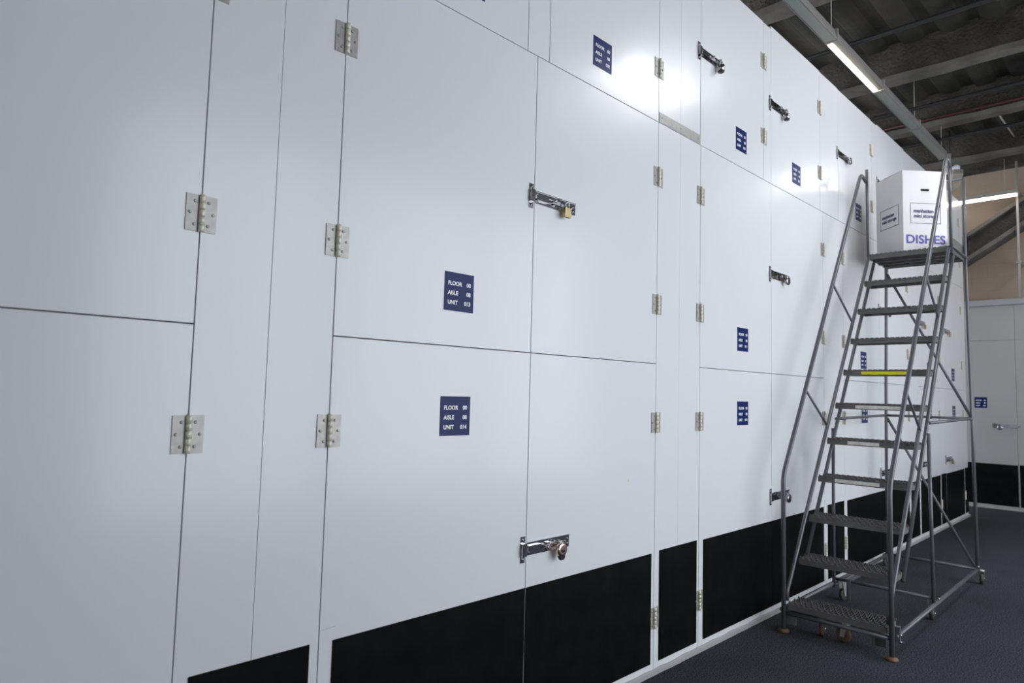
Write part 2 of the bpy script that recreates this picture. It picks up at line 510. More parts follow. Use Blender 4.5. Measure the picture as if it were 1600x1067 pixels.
LO, MI, UP, TP = ZR
HLO, HMI, HUP = (0.30, 1.363), (2.028, 2.765), (3.410, 3.973)
LKL, LKM, LKU = 0.818, 2.415, 3.695
# --- lower and middle rows, double-leaf bays
unit('white middle-row storage unit cut off by the left edge, no padlock in view',
     [dl(-0.28, 0.738, MI, UP, 'R', HMI, latch=('L', LKM))])
unit('white bottom-row storage unit cut off by the left edge, nothing but hinges in view',
     [dl(-0.28, 0.738, LO, MI, 'R', HLO, latch=('L', LKL), kick=(-0.28, 0.690))])
unit('white middle-row storage unit signed UNIT 013, a brass padlock on its right door',
     [dl(1.203, 2.208, MI, UP, 'L', HMI, sign=(1.771, 1.915, '013'), strike=LKM), dl(2.208, 3.237, MI, UP, 'R', HMI, latch=('L', LKM))])
unit('white bottom-row storage unit signed UNIT 014, a coppery round padlock on it',
     [dl(1.203, 2.208, LO, MI, 'L', HLO, sign=(1.771, 1.410, '014'), strike=LKL, kick=(1.255, 2.205)), dl(2.208, 3.237, LO, MI, 'R', HLO, latch=('L', LKL), kick=(2.211, 3.205))])
unit('white middle-row storage unit signed UNIT 011, left of the ladder, chrome padlock on it',
     [dl(3.718, 4.735, MI, UP, 'L', HMI, sign=(4.287, 1.905, '011'), strike=LKM), dl(4.735, 5.733, MI, UP, 'R', HMI, latch=('L', LKM))])
unit('white bottom-row storage unit signed UNIT 012, the ladder foot before its right door',
     [dl(3.718, 4.735, LO, MI, 'L', HLO, sign=(4.287, 1.410, '012'), strike=LKL, kick=(3.768, 4.732)), dl(4.735, 5.733, LO, MI, 'R', HLO, latch=('L', LKL), kick=(4.738, 5.700))])
unit('white middle-row storage unit seen between the upper ladder steps',
     [dl(6.198, 7.195, MI, UP, 'L', HMI, sign=(6.712, 1.890, '009'), strike=LKM), dl(7.195, 8.148, MI, UP, 'R', HMI, latch=('L', LKM))])
unit('white bottom-row storage unit seen between the lower ladder steps',
     [dl(6.198, 7.195, LO, MI, 'L', HLO, sign=(6.725, 1.390, '010'), strike=LKL, kick=(6.245, 7.192)), dl(7.195, 8.148, LO, MI, 'R', HLO, latch=('L', LKL), kick=(7.198, 8.110))])
unit('white single-door middle-row storage unit behind the right rails of the ladder',
     [dl(8.530, 9.478, MI, UP, 'R', HMI, sign=(8.990, 1.900, '007'), latch=('L', LKM))])
unit('white single-door bottom-row storage unit behind the right rails of the ladder',
     [dl(8.530, 9.430, LO, MI, 'R', HLO, sign=(8.990, 1.400, '008'), latch=('L', LKL), kick=(8.565, 9.405))])
unit('white middle-row storage unit, last one before the far corner',
     [dl(9.705, 10.650, MI, UP, 'R', HMI, sign=(10.16, 1.880, '005'), latch=('L', LKM))])
unit('white bottom-row storage unit, last one before the far corner',
     [dl(9.705, 10.670, LO, MI, 'R', HLO, sign=(10.16, 1.400, '006'), latch=('L', LKL), kick=(9.710, 10.645))])
# a stuck-on dot and a hairline scratch, on the doors of the two nearest bottom units
_bottom = [o for o in bpy.data.objects if o.get('category') == 'storage unit' and 'UNIT 014' in o['label']][0]
_leaves = [c for c in _bottom.children if c.name.startswith('door')]
_leaves.sort(key=lambda c: c.location.x)
k = MB(); k.lathe([(0.0075, 0), (0.0070, -0.0008)], (2.985-2.208, -0.0002, 1.062), 'y', 14)
o = part('sticker', k, M['yellowdot'], _leaves[1]); o['label'] = 'pale yellow dot sticker'
k = MB(); k.hexa([(0.002, -0.0006, 0.690), (0.060, -0.0006, 0.694), (0.060, -0.0001, 0.694), (0.002, -0.0001, 0.690), (0.002, -0.0006, 0.6915), (0.060, -0.0006, 0.6955), (0.060, -0.0001, 0.6955), (0.002, -0.0001, 0.6915)])
o = part('scratch', k, M['scuff'], _leaves[0]); o['label'] = 'grey hairline scratch'
# --- upper row, single leaves with the hinge at the right
for (lab, x0, x1, zt, sx, sz, no) in (
        ('white top-row storage unit cut by the top edge, above the UNIT 013 sign', 1.203, 2.141, 4.280, 1.785, 3.280, '001'),
        ('white top-row storage unit with a pale blue sign beside the large glare', 2.290, 3.237, 4.280, 2.700, 3.285, '002'),
        ('white top-row storage unit above UNIT 011, a barrel padlock on it', 3.712, 4.612, 4.280, 4.262, 3.278, '003'),
        ('white top-row storage unit whose sign sits in the small glare', 4.738, 5.682, 4.300, 5.195, 3.274, '004'),
        ('white top-row storage unit just left of the cardboard box, keyhole padlock on it', 6.105, 7.012, 4.286, 6.625, 3.270, '005'),
        ('white top-row storage unit partly hidden by the cardboard box', 7.200, 8.120, 4.296, 7.70, 3.270, '006'),
        ('white top-row storage unit showing only over the top of the box', 8.530, 9.450, 4.290, 9.0, 3.270, '007'),
        ('white top-row storage unit, last one before the far corner', 9.705, 10.645, 4.296, 10.15, 3.270, '008')):
    unit(lab, [dl(x0, x1, UP, zt, 'R', HUP, sign=(sx, sz, no), latch=('L', LKU))])
# --- filler panels
filler('tall white filler panel with a fold seam, left of the UNIT 013 and 014 doors', 0.738, 1.203, LO, UP, 0.970, (0.782, 1.168))
filler('tall white filler panel between the padlocked doors and UNIT 011 and 012', 3.237, 3.718, LO, UP, 3.478, (3.285, 3.690))
filler('tall white filler panel behind the left handrail of the ladder', 5.733, 6.198, LO, UP, None, (5.790, 6.165))
filler('tall white filler panel seen through the ladder steps', 8.148, 8.530, LO, UP, None, (8.185, 8.500), strike=LKM)
filler('narrow white filler panel between the two farthest doors', 9.478, 9.705, MI, UP, None, None, strike=LKM)
filler('low narrow white filler panel between the two farthest bottom doors', 9.430, 9.705, LO, MI, None, (9.450, 9.690), strike=LKL)
filler('white end panel at the far corner of the storage wall', 10.650, 10.868, MI, UP)
filler('low white end panel at the far corner, black plate at its foot', 10.670, 10.868, LO, MI, None, (10.685, 10.866))
filler('narrow white top-row filler panel beside the top edge door', 2.141, 2.290, UP, 4.280, None, None, strike=LKU)
filler('white top-row filler panel in the brightest glare, metal strip at its foot', 3.237, 3.712, UP, 4.278, 3.478, None, strike=LKU, strip=True)
filler('narrow white top-row filler panel right of the barrel padlock door', 4.612, 4.738, UP, 4.276, None, None, strike=LKU)
filler('white top-row filler panel left of the keyhole padlock door', 5.682, 6.105, UP, 4.292, None, None, strike=LKU)
filler('narrow white top-row filler panel beside the cardboard box', 7.012, 7.200, UP, 4.280, None, None, strike=LKU)
filler('white top-row filler panel hidden largely by the cardboard box', 8.120, 8.530, UP, 4.284, None, None, strike=LKU)
filler('narrow white top-row filler panel near the far corner', 9.450, 9.705, UP, 4.290, None, None, strike=LKU)
filler('white top-row end panel at the far corner', 10.645, 10.868, UP, 4.290)
filler('white top-row filler panel above the tall fold-seam panel, mostly out of view', 0.738, 1.203, UP, 4.280)
filler('white top-row panel out at the upper left', -0.28, 0.738, UP, 4.280)

# ------------------------------------------------------------------ padlocks (hang from the staple at +0.20 right of the seam)
def padlock(kind, label, x, z, base=None, rz=0.0):
    px, py = (x, D) if base is None else base
    t = thing('padlock', label, 'padlock', (px, py, z), rz)
    sh = MB(); bd = MB()
    if kind == 'brass':
        bd.box(-0.0225, 0.0225, -0.039, -0.020, -0.062, -0.014)
        sh.tube(arc([(-0.012, -0.029, -0.016), (-0.012, -0.029, 0.014), (0.012, -0.029, 0.014), (0.012, -0.029, -0.016)], 0.011), 0.0034, 10)
        part('body', bd, M['brass'], t, bevel=0.003)
        k = MB(); k.lathe([(0.006, 0), (0.005, -0.002)], (0, -0.029, -0.062), 'z', 10); part('keyway', k, M['darklock'], t)
    elif kind in ('round', 'copper'):
        bd.lathe([(0.021, -0.012), (0.030, -0.010), (0.033, -0.004), (0.033, 0.004), (0.030, 0.010), (0.021, 0.012)], (0, -0.036, -0.024), 'y', 22)
        sh.tube(arc([(-0.011, -0.036, -0.004), (-0.011, -0.036, 0.012), (0.011, -0.036, 0.012), (0.011, -0.036, -0.004)], 0.010), 0.004, 10)
        part('body', bd, M['copper' if kind == 'copper' else 'chrome'], t)
        k = MB(); k.lathe([(0.010, 0), (0.010, -0.0025), (0.004, -0.003)], (0, -0.048, -0.027), 'y', 12); part('keyway', k, M['darklock'], t)
        if kind == 'copper':
            k = MB(); k.lathe([(0.017, -0.010), (0.020, 0.0), (0.015, 0.010)], (0, -0.036, -0.054), 'y', 14); part('bumper', k, M['darklock'], t)
    else:
        bd.lathe([(0.019, 0.0), (0.023, 0.002), (0.023, 0.036), (0.018, 0.040)], (0, -0.034, -0.062), 'z', 18)
        sh.tube(arc([(-0.014, -0.034, -0.024), (-0.014, -0.034, 0.013), (0.014, -0.034, 0.013), (0.014, -0.034, -0.024)], 0.012), 0.0045, 10)
        part('body', bd, M['chrome'], t)
        k = MB(); k.lathe([(0.016, 0), (0.021, 0.003), (0.021, 0.012)], (0, -0.034, -0.073), 'z', 16); part('bumper', k, M['darklock'], t)
    s = part('shackle', sh, M['chrome'], t)
    return t
padlock('brass', 'small brass padlock on the latch right of the UNIT 013 sign', 2.408, LKM)
padlock('copper', 'coppery round padlock on the bottom latch right of the UNIT 014 sign', 2.408, LKL)
padlock('barrel', 'chunky barrel padlock on the top-row latch above UNIT 011', 3.912, LKU)
padlock('round', 'round chrome padlock on the middle latch right of the UNIT 011 sign', 4.935, LKM)
padlock('round', 'round chrome padlock on the bottom latch just left of the handrail', 4.935, LKL)
padlock('barrel', 'dull padlock on the top-row latch above the middle chrome padlock', 4.938, LKU)
padlock('round', 'round keyhole padlock on the top-row latch nearest the left handrail top', 6.305, LKU)
padlock('round', 'chrome padlock on the middle latch seen just below the second highest step', 7.395, LKM)
padlock('round', 'chrome padlock on the bottom latch seen above the fourth ladder step', 7.395, LKL)
padlock('brass', 'small padlock on the middle latch crossed by the right ladder rails', 8.730, LKM)
padlock('brass', 'small padlock on the bottom latch right of the ladder rails', 9.905, LKL)
padlock('brass', 'small padlock on the middle latch nearest the far corner', 9.905, LKM)

# ------------------------------------------------------------------ far storage wall, facing the viewer down the aisle
RZB = -PI/2                    # local x runs towards -y
FB = (XB, 2.65)                # local x = 2.65 - y
b = MB(); b.box(XB+0.022, XB+0.06, -2.98, 6.4, 0, 2.97)
struct('partition_back', b, M['gap'], 'dark carcass of the far storage units')
unit('greyish white storage unit in the far wall with a navy sign and a long latch', [dl(0.0, 0.96, 0.0, 2.452, sign=(0.53, 1.535, '030'), latch=('R', 1.205), kick=(0.01, 0.955))], FB, RZB, 'greyish_white')
filler('greyish white panel right of the far door, at the right edge', 0.96, 1.43, 0.0, 2.452, None, (0.975, 1.42), base=FB, rz=RZB, m='greyish_white')
filler('greyish white header panel above the far door', 0.0, 0.96, 2.452, 2.966, base=FB, rz=RZB, m='greyish_white')
filler('greyish white header panel at the right edge', 0.96, 1.43, 2.452, 2.966, base=FB, rz=RZB, m='greyish_white')
unit('greyish white far storage unit beyond the right edge', [dl(1.43, 2.40, 0.0, 2.966, 'L', (0.3, 2.2), kick=(1.45, 2.395))], FB, RZB, 'greyish_white')
filler('greyish white far panel behind the corner of the storage wall', -0.48, 0.0, 0.0, 2.966, None, (-0.47, -0.01), base=FB, rz=RZB, m='greyish_white')
padlock('round', 'round padlock on the long latch of the far door', 0, 1.203, base=(XB, 2.65-0.96+0.20), rz=RZB)
k = MB(); k.box(XB-0.035, XB+0.05, -2.98, 3.14, 2.968, 3.055)
tag(part('trim_1', k, M['trimgrey'], None, bevel=0.003), 'grey capping rail on top of the far storage units', None, None, 'structure')
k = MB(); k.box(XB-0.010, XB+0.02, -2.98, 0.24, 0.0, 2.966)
tag(part('partition_right', k, M['greyish_white'], None), 'far panels out of view to the right', None, None, 'structure')

# conduit, brace, far lamp, camera
b = MB(); b.tube([(0, 0, 0.0), (0, 0, 1.98)], 0.015, 12)
t = thing('conduit', 'pale vertical conduit at the right edge against the beige wall', 'pipe', (XB-0.31, 1.57, 3.01))
part('tube', b, M['conduit'], t)
for z in (0.5, 1.5, 2.2):
    k = MB(); k.box(-0.028, 0.34, -0.030, 0.030, z, z+0.03); part('clamp', k, M['steel'], t)
# diagonal brace in front of the block wall
dy, dz = -0.71, 0.455
L = math.hypot(dy, dz); ty, tz = dy/L, dz/L
def brace(o0, o1, x0, x1, m, parent, name):
    b = MB()
    A = Vector((0, 3.30, 3.60-0.455/0.71*(3.30-2.225)))
    Bp = Vector((0, 0.85, 3.60-0.455/0.71*(0.85-2.225)))
    pts = []
    for x in (x0, x1):
        pts += [(x, A.y, A.z+o0), (x, Bp.y, Bp.z+o0), (x, Bp.y, Bp.z+o1), (x, A.y, A.z+o1)]
    b.hexa(pts)
    return part(name, b, m, parent, bevel=0.01)
t = thing('diagonal_brace', 'grey-brown sprayed diagonal brace in front of the beige wall', 'beam', (0, 0, 0))
brace(0.075, 0.36, XB-0.16, XB-0.03, M['fire'], t, 'web')
brace(0.0, 0.075, XB-0.26, XB+0.045, M['flange'], t, 'lower_flange')
brace(0.36, 0.43, XB-0.26, XB+0.045, M['flange'], t, 'upper_flange')
# far lamp
t = thing('strip_light', 'lit white strip light crossing in front of the beige wall', 'light', (XB-0.52, 2.13, 4.42))
b = MB(); b.box(-0.05, 0.05, -0.60, 0.60, 0.045, 0.10); part('housing', b, M['rail'], t, bevel=0.004)
b = MB(); b.box(-0.03, 0.03, -0.585, 0.585, 0.016, 0.044); part('tube', b, M['led2'], t, bevel=0.01)
for yy in (-0.45, 0.45):
    b = MB(); b.tube([(0, yy, 0.10), (0, yy, 0.575)], 0.003, 6); part('wire', b, M['conduit'], t)
# cctv camera above the far corner
t = thing('security_camera', 'beige security camera hanging above the far corner', 'camera', (10.90, 2.17, 4.72))
b = MB(); b.tube([(0, 0.05, 0.66), (0, 0.05, 0.10)], 0.008, 8); part('drop_rod', b, M['pipe'], t)
b = MB(); b.lathe([(0.015, -0.055), (0.050, -0.040), (0.062, 0.0), (0.050, 0.040), (0.02, 0.058)], (0, 0.055, 0.08), 'z', 16); part('swivel', b, M['campink'], t)
b = MB(); b.lathe([(0.015, -0.045), (0.045, -0.028), (0.048, 0.02), (0.02, 0.045)], (-0.045, -0.03, 0.085), 'z', 16); part('cap', b, M['ink'], t)
b = MB(); b.box(-0.14, 0.12, -0.062, 0.062, -0.055, 0.055)
part('housing', b, M['cambeige'], t, bevel=0.012, loc=(0, -0.015, -0.060), rot=(0.15, 0.55, 0.45))
b = MB(); b.tube([(0, 0.055, -0.235), (0, -0.045, -0.150)], 0.009, 8); b.tube([(0, 0.0, -0.10), (0, 0.0, -0.19)], 0.006, 8); part('cable', b, M['conduit'], t)

# ------------------------------------------------------------------ ceiling beams and pipes
def beam(x, w, z0, label, top=True):
    t = thing('beam', label, 'beam', (x, 0, z0), 0, 'cross beams under the deck', 'structure')
    b = MB()
    n = 60
    rnd = random.Random(int(x*100))
    ys = [-2.98+i*(9.3/n) for i in range(n+1)]
    ring = []
    for y in ys:
        j = [rnd.uniform(-0.012, 0.012) for _ in range(4)]
        ring.append([(-w*0.30+j[0], y, 0.06), (-w*0.30+j[1], y, ZC-z0+0.05), (w*0.30, y, ZC-z0+0.05), (w*0.30+j[2], y, 0.06)])
    vs = [p for r in ring for p in r]; fs = []
    for i in range(n):
        for k in range(4):
            k2 = (k+1) % 4
            fs.append((i*4+k, i*4+k2, (i+1)*4+k2, (i+1)*4+k))
    b.add(vs, fs); part('web', b, M['fire'], t)
    b = MB(); ring = []
    for y in ys:
        j = [rnd.uniform(-0.010, 0.010) for _ in range(4)]
        ring.append([(-w*0.5+j[0], y, 0.0+j[1]*0.5), (-w*0.5+j[0], y, 0.065+j[2]), (w*0.5+j[3], y, 0.065+j[2]), (w*0.5+j[3], y, 0.0+j[1]*0.5)])
    vs = [p for r in ring for p in r]; fs = []
    for i in range(n):
        for k in range(4):
            k2 = (k+1) % 4
            fs.append((i*4+k, i*4+k2, (i+1)*4+k2, (i+1)*4+k))
    fs += [(0, 1, 2, 3), (n*4, n*4+3, n*4+2, n*4+1)]
    b.add(vs, fs); part('flange', b, M['flange'], t)
    return t
beam(5.81, 0.18, 5.0, 'sprayed cross beam at the top edge of the picture, nearest the viewer')
beam(7.96, 0.16, 5.0, 'sprayed cross beam just beyond the lit tube')
beam(9.62, 0.16, 5.0, 'sprayed cross beam with a red pipe along it')
beam(11.31, 0.18, 5.0, 'sprayed cross beam in front of the far beige wall')
b = MB(); b.box(11.43, XB+0.05, -2.98, 6.4, 5.0, ZC+0.02)
struct('lintel', b, M['fire'], 'dark sprayed lintel along the top of the far wall')
for (x, z, lab) in ((6.39, 4.80, 'black pipe crossing under the deck nearest the lit tube'), (8.31, 4.80, 'black pipe crossing under the deck, middle of the three'), (9.52, 4.80, 'black pipe crossing under the deck nearest the far wall')):
    t = thing('ceiling_pipe', lab, 'pipe', (x, 0, z), 0, 'black pipes under the deck')
    b = MB(); b.tube([(0, -2.98, 0), (0, 6.0, 0)], 0.022, 10); part('tube', b, M['pipe'], t)
    for yy in (-1.6, 0.95, 3.4):
        b = MB(); b.tube([(0, yy, 0), (0, yy, ZC+0.03-z)], 0.006, 6); b.lathe([(0.030, -0.012), (0.030, 0.012)], (0, yy, 0), 'y', 12); part('hanger', b, M['pipe'], t)
t = thing('sprinkler_pipe', 'thin dull red pipe running along a cross beam', 'pipe', (9.48, 0, 5.08))
b = MB(); b.tube([(0, -2.98, 0), (0, 6.0, 0)], 0.018, 10); part('tube', b, M['redpipe'], t)
for yy in (0.5, 1.6, 2.7):
    b = MB(); b.box(-0.02, 0.06, yy-0.01, yy+0.01, -0.02, 0.02); part('clip', b, M['redpipe'], t)
# small pale bracket arm under the deck near the far wall
t = thing('ceiling_bracket', 'small pale bent bracket under the deck near the far beam', 'bracket', (10.55, 1.62, 5.35))
b = MB(); b.tube([(0, 0.16, 0.0), (0, -0.05, 0.0)], 0.020, 8); b.tube([(0, -0.05, 0), (0, -0.05, 0.17)], 0.012, 8); part('bar', b, M['conduit'], t)
b = MB(); b.tube([(0, -0.02, 0.0), (0.75, -0.10, -0.14)], 0.010, 8); part('arm', b, M['conduit'], t)

# ------------------------------------------------------------------ suspended light rail
t = thing('light_rail', 'long grey suspended light rail with one lit tube', 'light', (0, 2.045, 4.60))
def seg(x0, x1, lit):
    b = MB()
    b.add([(x, y, z) for x in (x0+0.004, x1-0.004) for (y, z) in ((-0.052, 0.012), (-0.030, 0.10), (0.030, 0.10), (0.052, 0.012), (0.052, 0.0), (0.046, 0.0), (0.046, 0.02), (-0.046, 0.02), (-0.046, 0.0), (-0.052, 0.0))],
          [(i, (i+1) % 10, 10+(i+1) % 10, 10+i) for i in range(10)] + [tuple(range(9, -1, -1)), tuple(range(10, 20))])
    part('channel', b, M['rail'], t)
    if lit:
        k = MB(); k.box(x0+0.07, x1-0.02, 0.008, 0.042, -0.003, 0.018); part('lit_tube', k, M['led'], t, bevel=0.006)
        k = MB(); k.box(x0+0.02, x1-0.01, -0.044, 0.002, 0.004, 0.018); part('diffuser', k, M['rail'], t)
    else:
        k = MB(); k.box(x0+0.012, x1-0.012, -0.044, 0.044, 0.001, 0.018); part('diffuser', k, M['diff'], t, bevel=0.004)
    k = MB(); k.box(x0-0.012, x0+0.012, -0.055, 0.055, -0.004, 0.104); part('joint', k, M['rail'], t, bevel=0.002)
for i, (a, c) in enumerate([(3.45, 4.67), (4.67, 5.85), (5.85, 7.12), (7.12, 8.42), (8.42, 9.72)]):
    seg(a, c, i == 2)
for x in (5.85, 8.40, 9.60):
    b = MB(); b.tube([(x, 0, 0.10), (x, 0, 0.79)], 0.003, 6); part('hanging_wire', b, M['conduit'], t)

# two ceiling panel lamps on the other side of the aisle (they glare in the glossy doors)
def panel_lamp(x, y, z, sx, sy, label):
    t = thing('panel_lamp', label, 'light', (x, y, z), 0, 'panel lamps over the aisle')
    b = MB(); b.box(-sx/2, sx/2, -sy/2, sy/2, 0.0, 0.05); part('housing', b, M['rail'], t, bevel=0.004)
    b = MB(); b.box(-sx/2+0.02, sx/2-0.02, -sy/2+0.02, sy/2-0.02, -0.008, -0.0005); part('diffuser', b, M['panel_lamp'], t)
    for xx in (-sx*0.4, sx*0.4):
        b = MB(); b.tube([(xx, 0, 0.05), (xx, 0, ZC-0.01-z)], 0.003, 6); part('wire', b, M['conduit'], t)
panel_lamp(5.95, 0.20, 4.85, 1.4, 0.70, 'lit panel lamp over the near aisle, out to the right')
panel_lamp(10.35, 0.20, 4.85, 1.2, 0.45, 'lit panel lamp over the far aisle, out to the right')

# ------------------------------------------------------------------ rolling ladder (local: x across, y from foot to back, z up)
LX, LY = 4.472, 1.576
LRZ = math.atan2(-0.999875, 0.015796)
lad = thing('rolling_ladder', 'grey steel rolling ladder with ten open steps and a top platform', 'ladder', (LX, LY, 0), LRZ)
U = 0.312
def tp(name, path, r, m='paint', rad=0.0, parent=None, n=12):
    b = MB(); b.tube(arc(path, rad) if rad else path, r, n)
    return part(name, b, M[m], parent or lad)
def sv(z): return 0.02+(z-0.25)/1.400          # front stringer: depth at a height
def rv(z): return 0.215+(z-0.25)/1.420         # rear stringer
VP0, VP1, ZP = 1.845, 2.388, 2.794
R_ = 0.0125
for s in (-1, 1):
    u = s*U
    tp('handrail', [(s*0.318, 0.0, 0.02), (s*0.318, 0.0, 1.005), (s*0.318, 1.700, 3.49), (s*0.318, 1.830, 3.45)], 0.0150, rad=0.06)
    tp('front_stringer', [(s*0.300, 0.012, 0.20), (s*0.300, sv(0.24), 0.26), (s*0.300, sv(2.77), 2.77)], R_+0.001)
    tp('rear_stringer', [(s*0.300, rv(0.40), 0.39), (s*0.300, rv(2.74), 2.74)], R_+0.001)
    tp('front_guard_post', [(s*0.312, VP0, 2.74), (s*0.312, VP0-0.004, 3.56)], R_)
    tp('rear_post', [(s*0.345, VP1+0.01, 0.10), (s*0.332, VP1, 1.385), (s*0.312, VP1, 2.79), (s*0.312, VP1, 3.50)], R_+0.001)
    tp('middle_post', [(s*0.328, 0.967, 0.10), (s*0.318, 0.950, 1.30)], R_)
    tp('base_rail', [(s*0.335, 0.01, 0.135), (s*0.340, VP1, 0.120)], R_+0.002)
    tp('side_brace', [(s*0.318, 0.985, 2.415), (s*0.305, 1.365, 2.165)], 0.0085)
    tp('side_brace', [(s*0.318, 0.405, 1.580), (s*0.305, 0.790, 1.320)], 0.0085)
    tp('side_rail', [(s*0.312, 1.00, 1.37), (s*0.332, VP1, 1.387)], R_-0.001)
    tp('guard_rail', [(s*0.312, VP0, 2.80), (s*0.322, VP1, 2.78)], R_-0.002)
    b = MB(); b.lathe([(0.030, 0.0), (0.034, 0.004), (0.032, 0.014), (0.020, 0.022)], (s*0.318, 0.0, 0.0), 'z', 18)
    f = part('foot_pad', b, M['rubber'], lad); f['label'] = 'brown rubber foot'
tp('guard_rail', [(-U, VP1, 3.49), (U, VP1, 3.49)], R_-0.001)
tp('back_rail', [(-0.332, VP1, 1.387), (0.332, VP1, 1.387)], R_-0.001)
tp('back_crossbar', [(-0.340, VP1, 0.130), (0.340, VP1, 0.130)], R_)
tp('middle_crossbar', [(-0.328, 0.975, 0.165), (0.328, 0.975, 0.165)], R_-0.001)
tp('front_crossbar', [(-0.318, 0.004, 0.122), (0.318, 0.004, 0.122)], R_)
tp('front_crossbar', [(-0.318, 0.11, 0.105), (0.318, 0.11, 0.105)], 0.009)
tp('diagonal_strut', [(-0.305, VP1, 2.70), (0.330, VP1, 1.39)], 0.0115)
tp('diagonal_strut', [(-0.322, VP1, 1.36), (0.335, VP1, 0.135)], 0.0115)
# slant of the front stringer down to the foot post
# --- treads
def tread_mesh(wid, dep, name='tread'):
    b = MB(); h = 0.036; t = 0.0025
    hw = wid/2
    for (v0, v1) in ((0, t), (dep-t, dep)): b.box(-hw, hw, v0, v1, -h-0.006, -0.006)
    b.box(-hw, hw, t, 0.012, -0.0085, -0.006); b.box(-hw, hw, dep-0.012, dep-t, -0.0085, -0.006)
    b.box(-hw, hw, t, 0.010, -h-0.006, -h-0.0035)
    for s in (-1, 1):
        x0, x1 = sorted((s*hw, s*(hw-t))); b.box(x0, x1, t, dep-t, -h-0.006, -0.006)
    rows = max(3, int(round((dep-0.016)/0.042)))
    per = 0.0365
    n = int(wid/per)
    st = (dep-0.016)/rows
    x_start = -n*per/2
    for r in range(rows+1):
        vbase = 0.008+r*st
        vs = []; fs = []
        pts = []
        for i in range(2*n+1):
            x = x_start+i*per/2
            sgn = 1 if (i+r) % 2 == 0 else -1
            amp = st*0.46
            v = min(max(vbase+sgn*amp, 0.003), dep-0.003)
            for dx in (-0.0045, 0.0045):
                pts.append((x+dx, v, 0.006 if sgn > 0 else -0.005))
        th = 0.0030
        for (x, v, zz) in pts:
            vs += [(x, v-th, zz-0.012), (x, v+th, zz-0.012), (x, v+th, zz), (x, v-th, zz)]
        for i in range(len(pts)-1):
            for k in range(4):
                k2 = (k+1) % 4
                fs.append((i*4+k, i*4+k2, (i+1)*4+k2, (i+1)*4+k))
        fs += [(0, 1, 2, 3), ((len(pts)-1)*4+3, (len(pts)-1)*4+2, (len(pts)-1)*4+1, (len(pts)-1)*4)]
        b.add(vs, fs)
    # scalloped teeth standing along the front and rear edges
    for vb in (0.004, dep-0.005):
        for i in range(n):
            x = x_start+(i+0.5)*per
            b.hexa([(x-0.011, vb-0.002, -0.007), (x+0.011, vb-0.002, -0.007), (x+0.011, vb+0.002, -0.007), (x-0.011, vb+0.002, -0.007),
                    (x-0.006, vb-0.002, 0.004), (x+0.006, vb-0.002, 0.004), (x+0.006, vb+0.002, 0.004), (x-0.006, vb+0.002, 0.004)])
    return b.mesh(name, M['tread'])
TREAD = tread_mesh(0.585, 0.185)
RISE = (ZP+0.073)/11
for n in range(1, 11):
    zt = -0.073+RISE*n; v0 = -0.180+0.1842*n
    s = link('step', TREAD, lad, (0, v0, zt))
    if n in (4, 5, 6, 7):
        a, c = {4: (-0.178, 0.110), 5: (-0.150, 0.060), 6: (-0.150, 0.170), 7: (-0.160, 0.170)}[n]
        k = MB(); k.box(a, c, -0.0012, -0.0002, -0.035, -0.011)
        st = part('sticker', k, M['yellow'] if n == 7 else M['paper'], s)
        st['label'] = 'yellow warning sticker' if n == 7 else 'worn white sticker'
        if n == 7:
            k = MB(); k.box(a, c, -0.0012, -0.0002, -0.041, -0.0352)
            k2 = part('sticker', k, M['black'], s); k2['label'] = 'black edge of the yellow sticker'
# --- platform
pl = MB()
pw = U-0.008; dp = VP1-VP0+0.02
pm = tread_mesh(2*pw, dp, 'platform')
po = link('platform', pm, lad, (0, VP0-0.012, ZP))
for i in range(1, 4):
    k = MB(); v = i*dp/4; k.box(-pw+0.003, pw-0.003, v-0.003, v+0.003, -0.050, -0.014); k.box(-pw+0.003, pw-0.003, v-0.012, v+0.003, -0.053, -0.050); part('rib', k, M['tread'], po)
k = MB(); k.box(-pw+0.003, pw-0.003, 0.003, dp-0.003, -0.0135, -0.0115); part('deck_plate', k, M['tread'], po)
k = MB(); k.box(-pw, pw, VP1+0.012, VP1+0.016, ZP-0.02, ZP+0.10); part('toe_board', k, M['tread'], lad)
k = MB(); k.box(U-0.022, U-0.018, VP0+0.20, VP1, ZP+0.004, ZP+0.10); part('toe_board', k, M['tread'], lad)
for s in (-1, 1):
    k = MB(); k.box(min(s*0.300, s*0.322), max(s*0.300, s*0.322), VP1-0.02, VP1+0.016, ZP-0.075, ZP-0.03); part('bracket', k, M['paint'], lad)
    for z in (0.45, 0.71, 0.97, 1.23, 1.49, 1.75, 2.01, 2.27, 2.53):       # bolts on the stringers
        pass
